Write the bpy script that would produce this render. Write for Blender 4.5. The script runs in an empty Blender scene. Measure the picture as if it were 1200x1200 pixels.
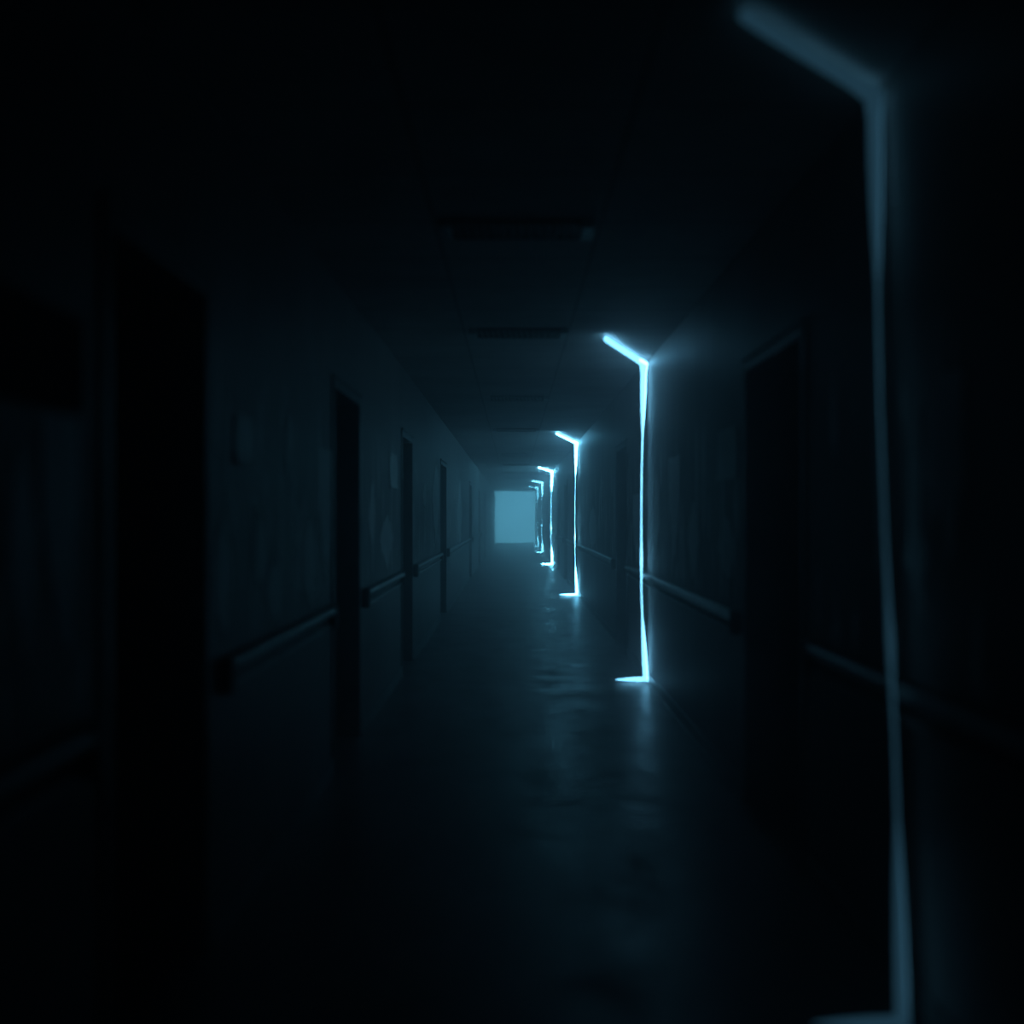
import bpy, bmesh, math, random
from mathutils import Vector

S = bpy.context.scene
C = S.collection
F = 1150.0            # focal length in pixels of a 1200 px frame
VX, VY = 602.0, 605.0
CAM_Z = 1.39
CEIL = 2.70
L, R = 0.98, 1.13     # distances of the two walls from the middle of the lens
END = 50.0
BACK = -3.0
WT = 0.45             # wall thickness

# ---------------------------------------------------------------- helpers
def obj(name, bm, mat, parent=None, smooth=False):
    me = bpy.data.meshes.new(name)
    bmesh.ops.recalc_face_normals(bm, faces=bm.faces)
    bm.to_mesh(me); bm.free()
    if smooth:
        for p in me.polygons: p.use_smooth = True
    o = bpy.data.objects.new(name, me)
    C.objects.link(o)
    if mat: me.materials.append(mat)
    if parent: o.parent = parent
    return o

def box(bm, x0, x1, y0, y1, z0, z1, bevel=0):
    vs = [bm.verts.new((x, y, z)) for x in (x0, x1) for y in (y0, y1) for z in (z0, z1)]
    fs = []
    for a in ((0,1,3,2),(4,6,7,5),(0,4,5,1),(2,3,7,6),(0,2,6,4),(1,5,7,3)):
        fs.append(bm.faces.new([vs[i] for i in a]))
    if bevel:
        es = list({e for f in fs for e in f.edges})
        bmesh.ops.bevel(bm, geom=es, offset=bevel, segments=2, profile=0.6, affect='EDGES')

def boxobj(name, dims, mat, parent=None, bevel=0):
    bm = bmesh.new(); box(bm, *dims, bevel=bevel)
    return obj(name, bm, mat, parent)

def empty(name, loc, rz=0):
    o = bpy.data.objects.new(name, None)
    C.objects.link(o); o.location = loc; o.rotation_euler = (0, 0, rz)
    o.empty_display_size = .1
    return o

def tag(o, label=None, cat=None, group=None, kind=None):
    if label: o['label'] = label
    if cat: o['category'] = cat
    if group: o['group'] = group
    if kind: o['kind'] = kind
    return o

def copy_tree(o, parent=None):
    c = o.copy(); C.objects.link(c)
    if parent: c.parent = parent
    for ch in list(o.children): copy_tree(ch, c)
    return c

def wall_depth(px, side):
    return F * (L / (VX - px) if side < 0 else R / (px - VX))
def wall_z(px, py, side):
    return CAM_Z - (py - VY) * (L / (VX - px) if side < 0 else R / (px - VX))

# ---------------------------------------------------------------- materials
def new_mat(name):
    m = bpy.data.materials.new(name); m.use_nodes = True
    nt = m.node_tree
    b = nt.nodes['Principled BSDF']
    return m, nt, b

def node(nt, t, **kw):
    n = nt.nodes.new(t)
    for k, v in kw.items():
        if k.startswith('i_'): n.inputs[k[2:].replace('_', ' ')].default_value = v
        else: setattr(n, k, v)
    return n

def ramp(nt, src, stops, interp='LINEAR'):
    r = nt.nodes.new('ShaderNodeValToRGB'); r.color_ramp.interpolation = interp
    el = r.color_ramp.elements
    while len(el) > 1: el.remove(el[-1])
    el[0].position, el[0].color = stops[0][0], (*stops[0][1], 1)
    for p, c in stops[1:]:
        e = el.new(p); e.color = (*c, 1)
    nt.links.new(src, r.inputs['Fac'])
    return r

def mix(nt, fac, a, b):
    n = nt.nodes.new('ShaderNodeMix'); n.data_type = 'RGBA'
    for sock, v in ((n.inputs[0], fac), (n.inputs[6], a), (n.inputs[7], b)):
        if hasattr(v, 'is_linked') or hasattr(v, 'links'): nt.links.new(v, sock)
        elif isinstance(v, (int, float)): sock.default_value = v
        else: sock.default_value = (*v, 1)
    return n.outputs[2]

def noise(nt, scale, vec_scale=(1,1,1), detail=4, rough=.6, offset=(0,0,0)):
    tc = nt.nodes.new('ShaderNodeTexCoord'); mp = nt.nodes.new('ShaderNodeMapping')
    mp.inputs['Scale'].default_value = vec_scale
    mp.inputs['Location'].default_value = offset
    nt.links.new(tc.outputs['Object'], mp.inputs['Vector'])
    n = nt.nodes.new('ShaderNodeTexNoise')
    n.inputs['Scale'].default_value = scale; n.inputs['Detail'].default_value = detail
    n.inputs['Roughness'].default_value = rough
    nt.links.new(mp.outputs['Vector'], n.inputs['Vector'])
    return n.outputs['Fac']

def math_(nt, op, a, b=None, c=None):
    n = nt.nodes.new('ShaderNodeMath'); n.operation = op
    for i, v in enumerate((a, b, c)):
        if v is None: continue
        if isinstance(v, (int, float)): n.inputs[i].default_value = v
        else: nt.links.new(v, n.inputs[i])
    return n.outputs[0]

def bump(nt, b, h, strength=.4, dist=.01):
    n = nt.nodes.new('ShaderNodeBump')
    n.inputs['Strength'].default_value = strength; n.inputs['Distance'].default_value = dist
    nt.links.new(h, n.inputs['Height']); nt.links.new(n.outputs['Normal'], b.inputs['Normal'])

def wall_material(name, off):
    """Old two-tone corridor paint: pale and peeling above the rail, dark gloss dado below."""
    m, nt, b = new_mat(name)
    tc = nt.nodes.new('ShaderNodeTexCoord'); sp = nt.nodes.new('ShaderNodeSeparateXYZ')
    nt.links.new(tc.outputs['Object'], sp.inputs[0]); z = sp.outputs['Z']
    stain = noise(nt, 1.6, (1, 1, .5), 5, .6, (0, off, 0))
    base = ramp(nt, stain, [(.3, (.22, .20, .19)), (.7, (.34, .31, .30))]).outputs[0]
    flakes = noise(nt, 3.0, (1, 2.6, .42), 5, .55, (0, off*2+3, 0))
    thr = ramp(nt, flakes, [(.56, (0,0,0)), (.585, (1,1,1))]).outputs[0]
    zr = ramp(nt, math_(nt, 'DIVIDE', z, 2.7), [(.34, (0,0,0)), (.37, (1,1,1)), (.62, (1,1,1)), (.74, (0,0,0))]).outputs[0]
    fm = math_(nt, 'MULTIPLY', thr, zr)
    up = mix(nt, fm, base, (.80, .74, .72))
    dado = ramp(nt, stain, [(.3, (.20, .18, .17)), (.7, (.30, .27, .26))]).outputs[0]
    isup = math_(nt, 'GREATER_THAN', z, .90)
    nt.links.new(mix(nt, isup, dado, up), b.inputs['Base Color'])
    b.inputs['Roughness'].default_value = .5
    fine = noise(nt, 26, (1, 1, 1), 3)
    h = math_(nt, 'ADD', math_(nt, 'MULTIPLY', fm, 1.0), math_(nt, 'MULTIPLY', fine, .35))
    bump(nt, b, h, .5, .006)
    return m

WALL_L = wall_material('peeling_paint_left', 0)
WALL_R = wall_material('peeling_paint_right', 7.3)

# bare plaster where the paint has come off
PLASTER, nt, b = new_mat('bare_plaster')
r = ramp(nt, noise(nt, 9, (1, 2.5, .5), 5), [(.3, (.66, .62, .60)), (.45, (.84, .80, .78)), (.7, (.90, .87, .85))])
nt.links.new(r.outputs[0], b.inputs['Base Color']); b.inputs['Roughness'].default_value = .48
bump(nt, b, noise(nt, 40, (1, 1, .3), 3), .3, .002)

# floor: worn dark sheet vinyl
FLOOR, nt, b = new_mat('worn_vinyl')
n1 = noise(nt, 2.2, (1, .6, 1), 6, .65)
r = ramp(nt, n1, [(.3, (.10, .09, .09)), (.6, (.18, .165, .165)), (.75, (.25, .23, .23))])
nt.links.new(r.outputs[0], b.inputs['Base Color'])
rr = ramp(nt, noise(nt, 3.2, (1, .8, 1), 6, .7, (4, 1, 0)), [(.35, (.30,)*3), (.55, (.42,)*3), (.7, (.6,)*3)])
nt.links.new(rr.outputs[0], b.inputs['Roughness']); b.inputs['Specular IOR Level'].default_value = .38
h = math_(nt, 'ADD', noise(nt, 5, (1, 1, 1), 3), math_(nt, 'MULTIPLY', noise(nt, 30, (1, 1, 1), 4), .25))
bump(nt, b, h, .35, .008)

# ceiling: suspended tiles with a slim grid
CEILM, nt, b = new_mat('ceiling_tiles')
tc = nt.nodes.new('ShaderNodeTexCoord'); sp = nt.nodes.new('ShaderNodeSeparateXYZ')
nt.links.new(tc.outputs['Object'], sp.inputs[0])
gx = math_(nt, 'FRACT', math_(nt, 'DIVIDE', math_(nt, 'ADD', sp.outputs['X'], 10 * .74 + .36), .74))
gy = math_(nt, 'FRACT', math_(nt, 'DIVIDE', math_(nt, 'ADD', sp.outputs['Y'], 9.9), .62))
line = math_(nt, 'MAXIMUM', math_(nt, 'LESS_THAN', gx, .022), math_(nt, 'LESS_THAN', gy, .026))
r = ramp(nt, noise(nt, 1.4, (1, 1, 1), 6, .65), [(.3, (.34, .31, .30)), (.55, (.52, .48, .46)), (.75, (.62, .58, .56))])
nt.links.new(mix(nt, line, r.outputs[0], (.20, .18, .18)), b.inputs['Base Color'])
b.inputs['Roughness'].default_value = .75
h = math_(nt, 'ADD', math_(nt, 'MULTIPLY', line, -1.0), math_(nt, 'MULTIPLY', noise(nt, 45, (1,1,1), 3), .3))
bump(nt, b, h, .6, .006)

def plain(name, c0, c1, rough, metal=0, scale=6, bmp=.15):
    m, nt, b = new_mat(name)
    r = ramp(nt, noise(nt, scale), [(.35, c0), (.65, c1)])
    nt.links.new(r.outputs[0], b.inputs['Base Color'])
    b.inputs['Roughness'].default_value = rough; b.inputs['Metallic'].default_value = metal
    bump(nt, b, noise(nt, scale * 6), bmp, .003)
    return m

DOORM = plain('dark_stained_door', (.018, .016, .014), (.035, .031, .028), .45)
FRAMEM = plain('door_frame_paint', (.09, .09, .085), (.15, .145, .14), .4)
RAILM = plain('rail_vinyl', (.30, .30, .29), (.42, .415, .40), .35)
RAILD = plain('rail_backing', (.05, .05, .05), (.08, .08, .08), .5)
BASEM = plain('baseboard_vinyl', (.09, .09, .09), (.16, .16, .155), .35)
METAL = plain('dull_metal', (.35, .35, .35), (.5, .5, .5), .35, .9)
VENTM = plain('painted_steel', (.30, .30, .29), (.42, .42, .40), .4)
VENTD = plain('dark_duct', (.012, .012, .012), (.025, .025, .025), .7)
PAPER = plain('aged_paper', (.70, .66, .62), (.88, .84, .80), .45, 0, 9)
BOARD = plain('black_board', (.012, .012, .013), (.022, .022, .024), .9)

def glow(name, col, s):
    m = bpy.data.materials.new(name); m.use_nodes = True
    nt = m.node_tree; nt.nodes.clear()
    e = nt.nodes.new('ShaderNodeEmission'); o = nt.nodes.new('ShaderNodeOutputMaterial')
    e.inputs[0].default_value = (*col, 1); e.inputs[1].default_value = s
    nt.links.new(e.outputs[0], o.inputs[0])
    return m

# ---------------------------------------------------------------- room shell
# doorways: side -> list of (near, far) distances
DOORS = {-1: [(2.34, 3.14), (5.30, 6.22), (8.55, 9.45), (13.1, 14.2), (21.6, 22.7), (27.3, 28.4), (32.6, 33.7), (40.2, 41.3)],
          1: [(3.80, 4.78), (9.70, 10.75), (20.6, 21.7), (24.0, 25.1), (32.2, 33.3), (40.0, 41.1)]}
DZ = 2.13

tag(boxobj('floor', (-L-WT, R+WT, BACK, END, -.15, 0), FLOOR), kind='structure')
tag(boxobj('ceiling', (-L-WT, R+WT, BACK, END, CEIL, CEIL+.15), CEILM), kind='structure')
tag(boxobj('wall_back', (-L-WT, R+WT, BACK-.2, BACK, 0, CEIL), WALL_L), kind='structure')

def build_wall(side):
    bm = bmesh.new()
    x0, x1 = (-L-WT, -L) if side < 0 else (R, R+WT)
    y = BACK
    for (a, c) in DOORS[side]:
        box(bm, x0, x1, y, a, 0, CEIL)
        box(bm, x0, x1, a, c, DZ, CEIL)
        xb = (x0, x0+.05) if side < 0 else (x1-.05, x1)
        box(bm, xb[0], xb[1], a, c, 0, DZ)
        y = c
    box(bm, x0, x1, y, END, 0, CEIL)
    o = obj('wall_left' if side < 0 else 'wall_right', bm, WALL_L if side < 0 else WALL_R)
    return tag(o, kind='structure')
WALLS = {s: build_wall(s) for s in (-1, 1)}

dn = 0; tn = 0
for side in (-1, 1):
    X = -L if side < 0 else R
    for (a, c) in DOORS[side]:
        dn += 1; tn += 1
        # casing: two jamb faces and a head, standing slightly proud of the wall, lining the opening
        bm = bmesh.new()
        def bx(xa, xb, *rest, bev=.004):
            xs = sorted((X + side*xa, X + side*xb)); box(bm, xs[0], xs[1], *rest, bevel=bev)
        bx(-.010, .36, a, a+.035, 0, DZ)
        bx(-.010, .36, c-.035, c, 0, DZ)
        bx(-.010, .36, a+.035, c-.035, DZ-.04, DZ)
        bx(-.010, 0, a-.016, a, 0, DZ+.016)
        bx(-.010, 0, c, c+.016, 0, DZ+.016)
        bx(-.020, 0, a-.022, c+.022, DZ+.016, DZ+.030)
        bx(-.010, 0, a, c, DZ, DZ+.016)
        tag(obj(f'trim_{tn}', bm, FRAMEM), kind='structure')
        # leaf, deep in the reveal, with two sunk panels
        bm = bmesh.new()
        xs = sorted((X + side*.30, X + side*.345))
        box(bm, xs[0], xs[1], a+.037, c-.037, .008, DZ-.042)
        for z0, z1 in ((.2, .95), (1.12, 1.95)):
            xs = sorted((X + side*.292, X + side*.30))
            w = .03
            for d in ((a+.15, c-.15, z0, z0+w), (a+.15, c-.15, z1-w, z1), (a+.15, a+.15+w, z0, z1), (c-.15-w, c-.15, z0, z1)):
                box(bm, xs[0], xs[1], *d)
        d = tag(obj(f'door_{dn}', bm, DOORM), kind='structure')
        bm = bmesh.new()
        xs = sorted((X + side*.285, X + side*.30)); box(bm, xs[0], xs[1], a+.075, a+.115, .96, 1.12, bevel=.004)
        xs = sorted((X + side*.24, X + side*.262)); box(bm, xs[0], xs[1], a+.085, a+.20, 1.03, 1.05, bevel=.006)
        xs = sorted((X + side*.25, X + side*.29)); box(bm, xs[0], xs[1], a+.086, a+.104, 1.03, 1.05, bevel=.004)
        obj('door_handle', bm, METAL, d)

# baseboards, one object per side, broken at the doorways
for side in (-1, 1):
    bm = bmesh.new(); X = -L if side < 0 else R
    y = BACK
    for (a, c) in DOORS[side] + [(END, END)]:
        xs = sorted((X, X - side*.012)); ya, yb = y + (.016 if y > BACK else 0), a - (.016 if a < END else 0)
        box(bm, xs[0], xs[1], ya, yb, 0, .09, bevel=.004)
        xs = sorted((X, X - side*.022)); box(bm, xs[0], xs[1], ya, yb, 0, .012, bevel=.003)
        y = c
    tag(obj('baseboard_left' if side < 0 else 'baseboard_right', bm, BASEM), kind='structure')

# far end: wall around a wide glowing panel, added to brighten the hazy end
bm = bmesh.new()
box(bm, -L-WT, -L+.03, END, END+.2, 0, CEIL); box(bm, R-.03, R+WT, END, END+.2, 0, CEIL)
box(bm, -L+.03, R-.03, END, END+.2, 0, .03); box(bm, -L+.03, R-.03, END, END+.2, CEIL-.03, CEIL)
tag(obj('wall_far', bm, WALL_R), kind='structure')
END_GLOW = glow('end_glow', (.17, .61, 1.0), END_S := 6.0)
w = tag(boxobj('glow_panel_1', (-L+.03, R-.03, END+.08, END+.10, .03, CEIL-.03), END_GLOW), kind='structure')

# ---------------------------------------------------------------- handrails
def handrail(side, y0, y1, label):
    X = -L if side < 0 else R
    t = tag(empty('handrail', (X, (y0+y1)/2, .86)), label, 'handrail',
            'bumper handrails along the corridor walls')
    hl = (y1-y0)/2
    def prof(name, pts, mat, ya, yb):
        bm = bmesh.new()
        ra = [bm.verts.new((-side*p[0], ya, p[1])) for p in pts]
        rb = [bm.verts.new((-side*p[0], yb, p[1])) for p in pts]
        n = len(pts)
        for i in range(n): bm.faces.new((ra[i], ra[(i+1) % n], rb[(i+1) % n], rb[i]))
        bm.faces.new(ra); bm.faces.new(rb[::-1])
        return obj(name, bm, mat, t)
    arc = [(.030 + .020*math.cos(q), .030 + .022*math.sin(q)) for q in [math.pi*(-.5 + k/8) for k in range(9)]]
    prof('grip', [(.010, .052)] + arc[::-1] + [(.010, .008)], RAILM, -hl+.05, hl-.05)
    prof('backing_plate', [(0, .058), (.010, .058), (.010, -.060), (0, -.060)], RAILD, -hl+.02, hl-.02)
    prof('lower_lip', [(.010, -.035), (.028, -.038), (.030, -.050), (.010, -.058)], RAILM, -hl+.03, hl-.03)
    for s in (-1, 1):
        bm = bmesh.new()
        ya = s*(hl-.05); yb = s*hl
        x1 = -side*.052
        box(bm, min(0, x1), max(0, x1), min(ya, yb), max(ya, yb), -.062, .062, bevel=.012)
        obj('end_cap', bm, RAILD, t)

ordn = ['first', 'second', 'third', 'fourth', 'fifth', 'sixth', 'seventh', 'eighth', 'ninth', 'tenth']
for side in (-1, 1):
    nm = 'left' if side < 0 else 'right'
    y = None; k = 0
    ds = DOORS[side]
    spans = [(.3, ds[0][0])] + [(ds[i][1], ds[i+1][0]) for i in range(len(ds)-1)] + [(ds[-1][1], END)]
    for i, (a, c) in enumerate(spans):
        if i == 0:
            lab = f'grey bumper handrail on the {nm} wall nearest the viewer, before the first doorway'
        elif i == len(spans)-1:
            lab = f'hazy bumper handrail on the {nm} wall farthest away, past the last doorway'
        else:
            lab = f'grey bumper handrail on the {nm} wall between its {ordn[i-1]} and {ordn[i]} doorways'
        handrail(side, a+.10, c-.10, lab)

# ---------------------------------------------------------------- bare patches in the paint (parts of their wall)
rnd = random.Random(5)
def patch(side, px0, px1, pt, pb, pointed='both', seed=0):
    """a ragged, vertically torn patch of bare plaster, about 2 mm thick"""
    rg = random.Random(seed)
    pm = (px0+px1)/2
    ya, yb = sorted((wall_depth(px0, side), wall_depth(px1, side)))
    zt, zb = wall_z(pm, pt, side), wall_z(pm, pb, side)
    n = 15
    top, bot = [], []
    for i in range(n+1):
        u = i/n; yy = ya + (yb-ya)*u
        e = abs(2*u-1)
        ft = (e**1.6)*.55 if pointed in ('both', 'top') else .02
        fb = (e**1.3)*.55 if pointed in ('both', 'bottom') else .04
        h = zt-zb
        top.append((yy, zt - h*(ft*.8 + rg.random()*(.10 if pointed in ('both', 'top') else .015))))
        bot.append((yy, zb + h*(fb*.8 + rg.random()*.20)))
    bm = bmesh.new(); X = -L if side < 0 else R
    x0, x1 = X + side*.002, X - side*.0025
    def ring(x): return [bm.verts.new((x, a, z)) for a, z in top], [bm.verts.new((x, a, z)) for a, z in bot]
    t0, b0 = ring(x0); t1, b1 = ring(x1)
    for i in range(n):
        if t1[i].co.z <= b1[i].co.z + .002 or t1[i+1].co.z <= b1[i+1].co.z + .002: continue
        bm.faces.new((t1[i], t1[i+1], b1[i+1], b1[i])); bm.faces.new((t0[i], b0[i], b0[i+1], t0[i+1]))
        bm.faces.new((t0[i], t0[i+1], t1[i+1], t1[i])); bm.faces.new((b0[i], b1[i], b1[i+1], b0[i+1]))
    o = obj('bare_patch', bm, PLASTER, WALLS[side])
    return o
for k, a in enumerate([
        (-1, 6, 44, 500, 800, 'both'), (-1, 48, 92, 480, 760, 'bottom'),
        (-1, 296, 312, 597, 700, 'both'), (-1, 311, 331, 655, 742, 'both'), (-1, 250, 272, 600, 760, 'both'),
        (-1, 354, 371, 600, 728, 'both'), (-1, 372, 389, 522, 690, 'bottom'), (-1, 334, 342, 480, 570, 'both'),
        (-1, 431, 440, 560, 655, 'both'), (-1, 444, 461, 600, 672, 'both'),
        (-1, 495, 500, 565, 600, 'both'), (-1, 506, 515, 535, 650, 'both'), (-1, 535, 542, 560, 645, 'both'),
        (1, 742, 751, 577, 662, 'bottom'), (1, 765, 774, 548, 668, 'both'), (1, 784, 797, 532, 668, 'bottom'),
        (1, 806, 821, 583, 688, 'both'), (1, 842, 863, 598, 692, 'both'),
        (1, 703, 707, 552, 600, 'both'), (1, 690, 700, 590, 650, 'both'), (1, 676, 682, 590, 640, 'both'),
        (1, 1060, 1090, 610, 700, 'both'), (1, 1100, 1130, 430, 690, 'bottom')]):
    patch(*a, seed=40+k)

# ---------------------------------------------------------------- notices and the dark board
def notice(side, px0, px1, pt, pb, label):
    pm = (px0+px1)/2
    ya, yb = sorted((wall_depth(px0, side), wall_depth(px1, side)))
    zt, zb = wall_z(pm, pt, side), wall_z(pm, pb, side)
    X = -L if side < 0 else R
    t = tag(empty('notice', (X, (ya+yb)/2, zb)), label, 'notice', 'paper notices on the corridor walls')
    h = zt-zb; w = (yb-ya)/2
    bm = bmesh.new()
    # a sheet with a slight curl at its lower edge
    n = 8; th = .0012
    fr, bk = [], []
    for j in range(n+1):
        v = j/n; z = h*v; c = .005 + .012*max(0, 1 - v*3)**2
        fr.append([bm.verts.new((-side*c, yy, z)) for yy in (-w, w)])
        bk.append([bm.verts.new((-side*(c-th), yy, z)) for yy in (-w, w)])
    for j in range(n):
        bm.faces.new((fr[j][0], fr[j][1], fr[j+1][1], fr[j+1][0]))
        bm.faces.new((bk[j][0], bk[j+1][0], bk[j+1][1], bk[j][1]))
        for q in (0, 1): bm.faces.new((fr[j][q], fr[j+1][q], bk[j+1][q], bk[j][q]))
    bm.faces.new((fr[0][0], bk[0][0], bk[0][1], fr[0][1])); bm.faces.new((fr[n][0], fr[n][1], bk[n][1], bk[n][0]))
    obj('sheet', bm, PAPER, t)
    for s in (-1, 1):
        bm = bmesh.new()
        bmesh.ops.create_icosphere(bm, subdivisions=2, radius=.006)
        for v in bm.verts: v.co = Vector((v.co.x*.6 - side*.007, v.co.y + s*(w-.02), v.co.z + h-.02))
        obj('pin', bm, METAL, t, True)
notice(-1, 456.5, 464.5, 532, 572, 'small pale paper notice on left wall just before the third doorway')
notice(1, 842, 864, 502, 562, 'pale paper notice on right wall just past the nearest right doorway')
notice(-1, 275, 295, 487, 545, 'faint paper notice on dark left wall just past the nearest left doorway')

t = tag(empty('wall_board', (-L, 1.95, 1.62)), 'black blank board on the near left wall before the first doorway', 'board')
boxobj('panel', (0, .016, -.24, .22, .02, .19), BOARD, t, .003)
bm = bmesh.new()
for d in ((-.26, .24, .0, .02), (-.26, .24, .19, .21), (-.26, -.24, .02, .19), (.22, .24, .02, .19)):
    box(bm, 0, .02, d[0], d[1], d[2], d[3], bevel=.003)
obj('board_frame', bm, BOARD, t)

# ---------------------------------------------------------------- louvred dead ceiling lights
def ceiling_fixture():
    root = empty('ceiling_light', (0, 0, CEIL))
    H = .034; hw = .275; hd = .17
    bm = bmesh.new()
    box(bm, -hw, hw, -hd, -hd+.012, -H*.6, 0); box(bm, -hw, hw, hd-.012, hd, -H, 0)
    box(bm, -hw, hw, -hd+.012, hd-.012, -.012, 0)
    obj('housing', bm, VENTD, root)
    for s in (-1, 1):
        xs = sorted((s*hw, s*(hw+.05)))
        boxobj('end_cap', (xs[0], xs[1], -hd-.01, hd+.01, -H-.006, 0), VENTM, root, .006)
    for k in range(14):
        x = -hw + .03 + k*(2*hw-.06)/13
        bm = bmesh.new()
        vs = []
        for y in (-hd+.012, hd-.012):
            for dx, z in ((-.012, -.013), (-.008, -.013), (.012, -H+.003), (.008, -H+.003)):
                vs.append(bm.verts.new((x+dx, y, z)))
        a, c = vs[:4], vs[4:]
        bm.faces.new(a); bm.faces.new(c[::-1])
        for i in range(4): bm.faces.new((a[i], a[(i+1) % 4], c[(i+1) % 4], c[i]))
        obj('louvre_blade', bm, VENTM, root)
    return root
proto = ceiling_fixture()
YS = [4.42, 6.93, 10.75, 14.7, 20.5, 24.6, 28.9, 33.3]
lab = ['unlit louvred ceiling light nearest the viewer, with a dark front side',
       'unlit louvred ceiling light level with the head of the bright second light strip',
       'unlit louvred ceiling light just beyond the bright second light strip',
       'unlit louvred ceiling light just before the third light strip',
       'unlit louvred ceiling light just beyond the third light strip',
       'unlit hazy ceiling light midway between third and fourth light strips',
       'unlit hazy ceiling light just beyond the fourth light strip',
       'most distant unlit ceiling light, faint in the blue haze']
for i, y in enumerate(YS):
    o = proto if i == 0 else copy_tree(proto)
    o.location = (.035 if i else .01, y, CEIL)
    if i == 0: o.scale = (1.06, .6, 1)
    tag(o, lab[i], 'ceiling light', 'unlit louvred lights along the corridor ceiling')

# ---------------------------------------------------------------- glowing strips
def strip(D, mat, back, label, rs=1.0, head=.87, foot=.25, mid=1.0, D2=None, xs=(1.085, 1.062, 1.108), hx=.655):
    zc, zf = CEIL-.036, .030
    D2 = D2 or D
    xt, xm, xb = xs
    path = [((hx, D*head, zc), .010), ((hx+.01, D*(head+.002), zc), .017)]
    for u in (.2, .4, .6, .8): path.append(((hx+(xt-hx)*u, D*(head+(1-head)*u), zc), .017+.008*u))
    path.append(((xt, D, zc), .026))
    for u, r in ((.03, .026), (.08, .025), (.13, .021), (.18, .014), (.23, .009), (.35, .008), (.50, .0075), (.57, .010),
                 (.62, .013), (.67, .010), (.72, .008), (.80, .009), (.86, .015), (.92, .020), (.97, .022)):
        x = xt + (xm-xt)*min(1, u/.4) if u < .75 else xm + (xb-xm)*(u-.75)/.25
        path.append(((x, D+(D2-D)*u, zc + (zf-zc)*u), r*(mid if .2 < u < .83 and abs(u-.62) > .03 else (1+mid)/2 if abs(u-.62) < .031 else 1)))
    path.append(((xb, D2, zf), .022))
    for u, r in ((.12, .020), (.35, .019), (.6, .015), (.8, .010), (1, .003)):
        path.append(((xb-foot*u, D2, zf - .004*u), r))
    pts = [Vector(p) for p, _ in path]
    bm = bmesh.new(); rings = []
    n = 8
    for i, p in enumerate(pts):
        a = (pts[i]-pts[i-1]).normalized() if i else None
        c = (pts[i+1]-pts[i]).normalized() if i < len(pts)-1 else None
        tng = ((a or c) + (c or a)).normalized()
        # steady frame
        ref = Vector((0, 1, 0)) if abs(tng.y) < .6 else Vector((0, 0, 1))
        if i == 0: u = tng.cross(ref).normalized()
        else: u = (u - tng*u.dot(tng)).normalized()
        v = tng.cross(u)
        k = 1/max(.6, (tng.dot(c) if c else 1))
        r = path[i][1]*rs
        rings.append([bm.verts.new(p + (u*math.cos(q)+v*math.sin(q))*r*(k if abs(k) < 1.6 else 1.3)) for q in [2*math.pi*j/n for j in range(n)]])
    for i in range(len(rings)-1):
        for j in range(n):
            bm.faces.new((rings[i][j], rings[i][(j+1) % n], rings[i+1][(j+1) % n], rings[i+1][j]))
    bm.faces.new(rings[0]); bm.faces.new(rings[-1][::-1])
    # rear faces glow stronger, added to brighten the wall, ceiling or floor behind
    bm.normal_update()
    wash = []
    for f in bm.faces:
        c = f.calc_center_median()
        n_out = (Vector((0, 0, 1)) if c.z > zc-.03 and c.x < xt-.03 else
                 Vector((0, 0, -1)) if c.z < zf+.03 and c.x < xb-.03 else Vector((1, 0, 0)))
        wash.append((f.index, n_out))
    bmesh.ops.recalc_face_normals(bm, faces=bm.faces)
    bm.faces.index_update()
    marks = {tuple(round(q, 5) for q in f.calc_center_median()): w[1] for f, w in zip(bm.faces, wash)}
    o = obj('light_strip', bm, mat)
    o.data.materials.append(back)
    for p in o.data.polygons:
        n_out = min(marks.items(), key=lambda kv: (Vector(kv[0])-p.center).length)[1]
        if p.normal.dot(n_out) > .6: p.material_index = 1
    tag(o, label, 'light strip', 'glowing bent strips up the right wall')

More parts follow.
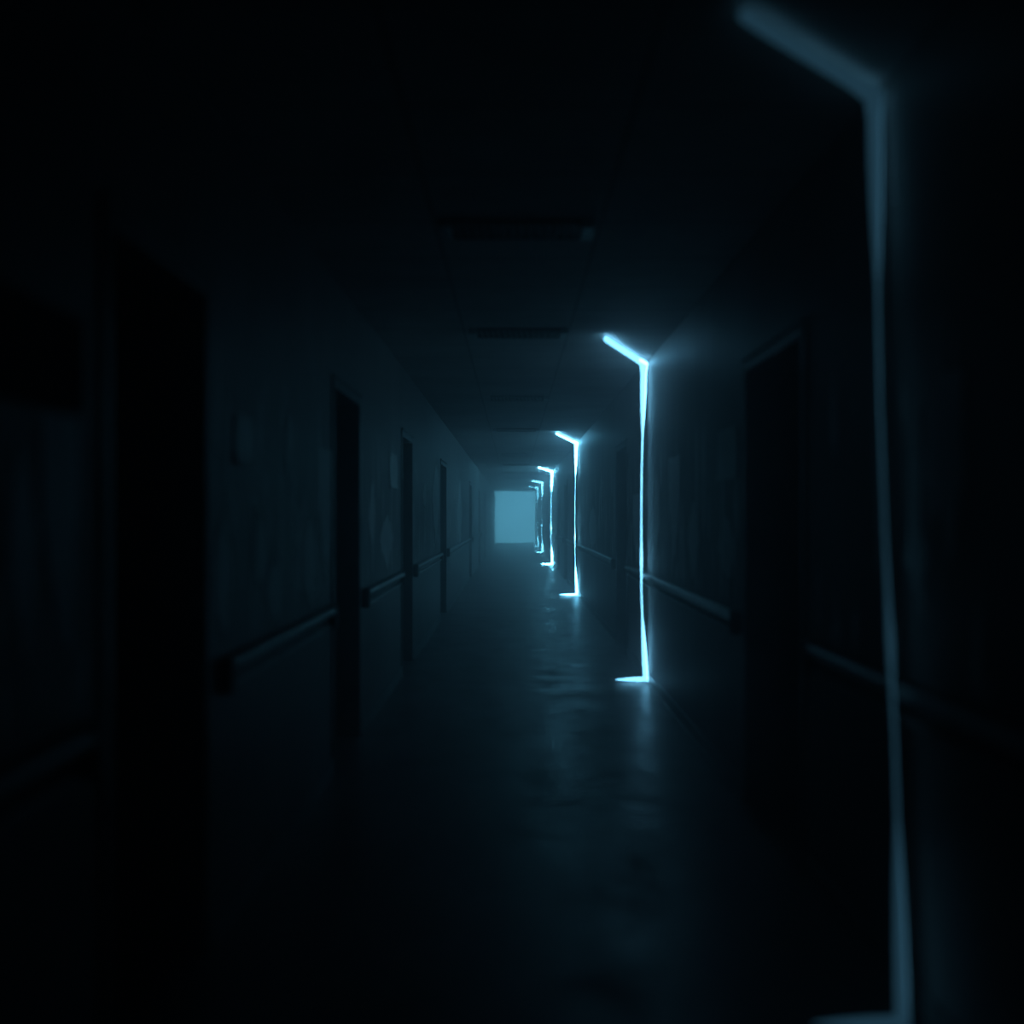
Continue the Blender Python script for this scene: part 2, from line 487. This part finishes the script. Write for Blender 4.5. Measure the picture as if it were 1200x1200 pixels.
strips = [
    (2.97, (.19, .62, 1.0), .072, 'dim blurred blue light strip nearest the viewer on right wall', .80, .84, .24, .6, 2.64, (1.090, 1.06, 1.045)),
    (8.20, (.19, .61, 1.0), 3.8, 'brightest tall light strip bent onto ceiling and floor, second from viewer', 1.0, .86, .25, .62, None, None),
    (17.1, (.16, .61, 1.0), 18., 'third glowing light strip from the viewer along the right wall', 1.1, .885, .30, .22, None, None),
    (28.0, (.16, .61, 1.0), 74., 'small fourth glowing light strip from the viewer on right wall', 1.1, .92, .32, .16, None, None),
    (37.5, (.16, .61, 1.0), 45., 'tiny fifth light strip in the haze on right wall', 0.75, .94, .30, .16, None, None),
    (44.5, (.16, .61, 1.0), 30., 'most distant light strip, faint beside the glowing corridor end', .6, .95, .2, .16, None, None),
]
for i, (D, col, e, lb, rs, hd_, ft, md, d2, xs) in enumerate(strips):
    strip(D, glow('blue_glow_%d' % (i+1), col, e), glow('blue_wash_%d' % (i+1), col, e*(4.5 if i == 0 else 2.3 if i == 1 else 1.8)), lb, rs, hd_, ft, md, d2, xs or (1.088, 1.066, 1.126-.023*rs), .577 if i == 0 else .655)

# ---------------------------------------------------------------- haze filling the corridor
m = bpy.data.materials.new('haze'); m.use_nodes = True
nt = m.node_tree; nt.nodes.clear()
out = nt.nodes.new('ShaderNodeOutputMaterial'); add = nt.nodes.new('ShaderNodeAddShader')
for i, (dens, g) in enumerate(((.048, .2), (.023, .90))):   # haze scatter plus a forward lobe added for bloom around the strips
    vs = nt.nodes.new('ShaderNodeVolumeScatter')
    vs.inputs['Color'].default_value = (.95, .90, .94, 1)
    vs.inputs['Density'].default_value = dens
    vs.inputs['Anisotropy'].default_value = g
    nt.links.new(vs.outputs[0], add.inputs[i])
nt.links.new(add.outputs[0], out.inputs['Volume'])
hz = boxobj('haze', (-L+.001, R-.001, BACK+.01, END+.07, .001, CEIL-.001), m)
tag(hz, 'thin blue-lit haze hanging through the whole corridor', 'haze', kind='stuff')

# ---------------------------------------------------------------- world, camera, settings
wd = bpy.data.worlds.new('World'); S.world = wd; wd.use_nodes = True
wd.node_tree.nodes['Background'].inputs[0].default_value = (0, 0, 0, 1)

cd = bpy.data.cameras.new('camera'); cam = bpy.data.objects.new('camera', cd); C.objects.link(cam)
cam.location = (0, 0, CAM_Z); cam.rotation_euler = (math.pi/2, 0, 0)
cd.sensor_width = 36; cd.lens = 36*F/1200
cd.shift_x = -(VX-600)/1200; cd.shift_y = (VY-600)/1200
cd.clip_start = .02; cd.clip_end = 200
cd.dof.use_dof = True; cd.dof.focus_distance = 15.0; cd.dof.aperture_fstop = .0345/.048
S.camera = cam

S.view_settings.view_transform = 'Standard'; S.view_settings.look = 'None'
S.view_settings.gamma = 1; S.view_settings.use_curve_mapping = False
S.view_settings.exposure = 0
cy = S.cycles
cy.use_denoising = True
cy.use_adaptive_sampling = False; cy.volume_bounces = 2; cy.max_bounces = 6; cy.diffuse_bounces = 4; cy.glossy_bounces = 3
cy.sample_clamp_indirect = 3
cy.use_light_tree = True
